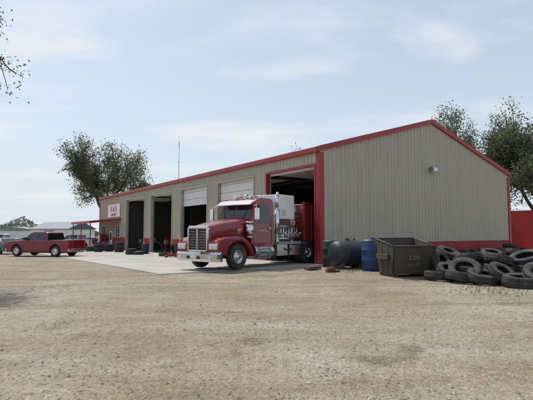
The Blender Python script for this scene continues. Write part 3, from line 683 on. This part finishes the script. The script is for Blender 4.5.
mk('field',[(x,y,-.50) for x,y in pts],[(0,1,2,3)],M('dry_grass',(.17,.18,.08),.95,0,.3,.05),None)
# weeds in the yard
v=[];f=[]
for (cx,cy,nb,sp) in((px(285,4.2),4.25,160,.10),(px(60,8),8,60,.2),(px(420,9),9,60,.2),(px(345,19),18.9,200,.6),(px(440,18),17.5,300,.8),(px(250,6.6),6.6,40,.15),(px(500,12.6),12.6,350,.7),(px(425,15.2),15.4,200,.5),(px(520,11),11,250,.8),(px(470,12),12,150,.7),(px(540,24),24,500,1.5)):
    for i in range(nb):
        x=cx+rng.normal()*sp; y=cy+rng.normal()*sp; z=gz(x,y)+(und(x,y) if y<16.5 else 0); a=rng.random()*6; h=rng.uniform(.02,.055)*(1.5 if cy>11 else 1); w=.006*(1.8 if cy>11 else 1)
        o=len(v); v+=[(x-w*math.cos(a),y-w*math.sin(a),z-.01),(x+w*math.cos(a),y+w*math.sin(a),z-.01),(x+rng.normal()*.03,y+rng.normal()*.03,z+h)]; f.append((o,o+1,o+2))
mk('weeds',v,f,grassm,None,fix=False)

# ---------------------------------------------------------------- light
az=R(-42)
EL=R(58)
sd=Vector((math.sin(az)*math.cos(EL),math.cos(az)*math.cos(EL),math.sin(EL)))
su=bpy.data.lights.new('sun','SUN'); su.energy=3.7; su.angle=R(.6); su.color=(1,.95,.87)
so=bpy.data.objects.new('sun',su); so.rotation_euler=(-sd).to_track_quat('-Z','Y').to_euler(); sc.collection.objects.link(so)
w=bpy.data.worlds.new('World'); sc.world=w; w.use_nodes=True; nt=w.node_tree; n=nt.nodes; l=nt.links
bg=n['Background']; bg.inputs[1].default_value=.12
sk=n.new('ShaderNodeTexSky'); sk.sky_type='NISHITA'; sk.sun_disc=False; sk.sun_elevation=EL; sk.sun_rotation=az; sk.dust_density=1.6; sk.air_density=1.3; sk.ozone_density=1.2
tc=n.new('ShaderNodeTexCoord'); sp=n.new('ShaderNodeSeparateXYZ'); l.new(tc.outputs['Generated'],sp.inputs[0])
def math_(op,a,b_=None,clamp=False):
    q=n.new('ShaderNodeMath'); q.operation=op; q.use_clamp=clamp
    for i,t in enumerate((a,b_)):
        if t is None: continue
        if isinstance(t,(int,float)): q.inputs[i].default_value=t
        else: l.new(t,q.inputs[i])
    return q.outputs[0]
zz=math_('ADD',math_('MAXIMUM',sp.outputs[2],0),.14)
cb=n.new('ShaderNodeCombineXYZ'); l.new(math_('DIVIDE',sp.outputs[0],zz),cb.inputs[0]); l.new(math_('DIVIDE',sp.outputs[1],zz),cb.inputs[1])
mp=n.new('ShaderNodeMapping'); mp.inputs['Scale'].default_value=(1.0,1.7,1); mp.inputs['Rotation'].default_value=(0,0,R(-25)); mp.inputs['Location'].default_value=(5.3,2.2,0); l.new(cb.outputs[0],mp.inputs[0])
ns=n.new('ShaderNodeTexNoise'); ns.inputs['Scale'].default_value=1.0; ns.inputs['Detail'].default_value=7; ns.inputs['Roughness'].default_value=.55; ns.inputs['Distortion'].default_value=.35; l.new(mp.outputs[0],ns.inputs['Vector'])
mr=n.new('ShaderNodeMapRange'); mr.interpolation_type='SMOOTHSTEP'; mr.inputs[1].default_value=.46; mr.inputs[2].default_value=.74; mr.inputs[4].default_value=.8; l.new(ns.outputs[0],mr.inputs[0])
haze=math_('ADD',math_('MULTIPLY',math_('POWER',math_('SUBTRACT',1.0,math_('MAXIMUM',sp.outputs[2],0)),3.5),.48),.44)
def wm(fac,a,col):
    q=n.new('ShaderNodeMix'); q.data_type='RGBA'; l.new(fac,q.inputs[0]); l.new(a,q.inputs[6]); q.inputs[7].default_value=(*col,1); return q.outputs[2]
c1=wm(haze,sk.outputs[0],(5.9,6.7,7.7)); c2=wm(mr.outputs[0],c1,(7.2,7.4,7.7))
l.new(c2,bg.inputs[0])

cam=bpy.data.cameras.new('Camera'); cam.sensor_width=36; cam.lens=450/533*36; cam.clip_end=5000
co=bpy.data.objects.new('Camera',cam); co.location=(0,0,1.6); co.rotation_euler=(R(90)+math.atan(32/450),0,0); sc.collection.objects.link(co); sc.camera=co
sc.view_settings.view_transform='Standard'; sc.view_settings.look='None'; sc.view_settings.exposure=0
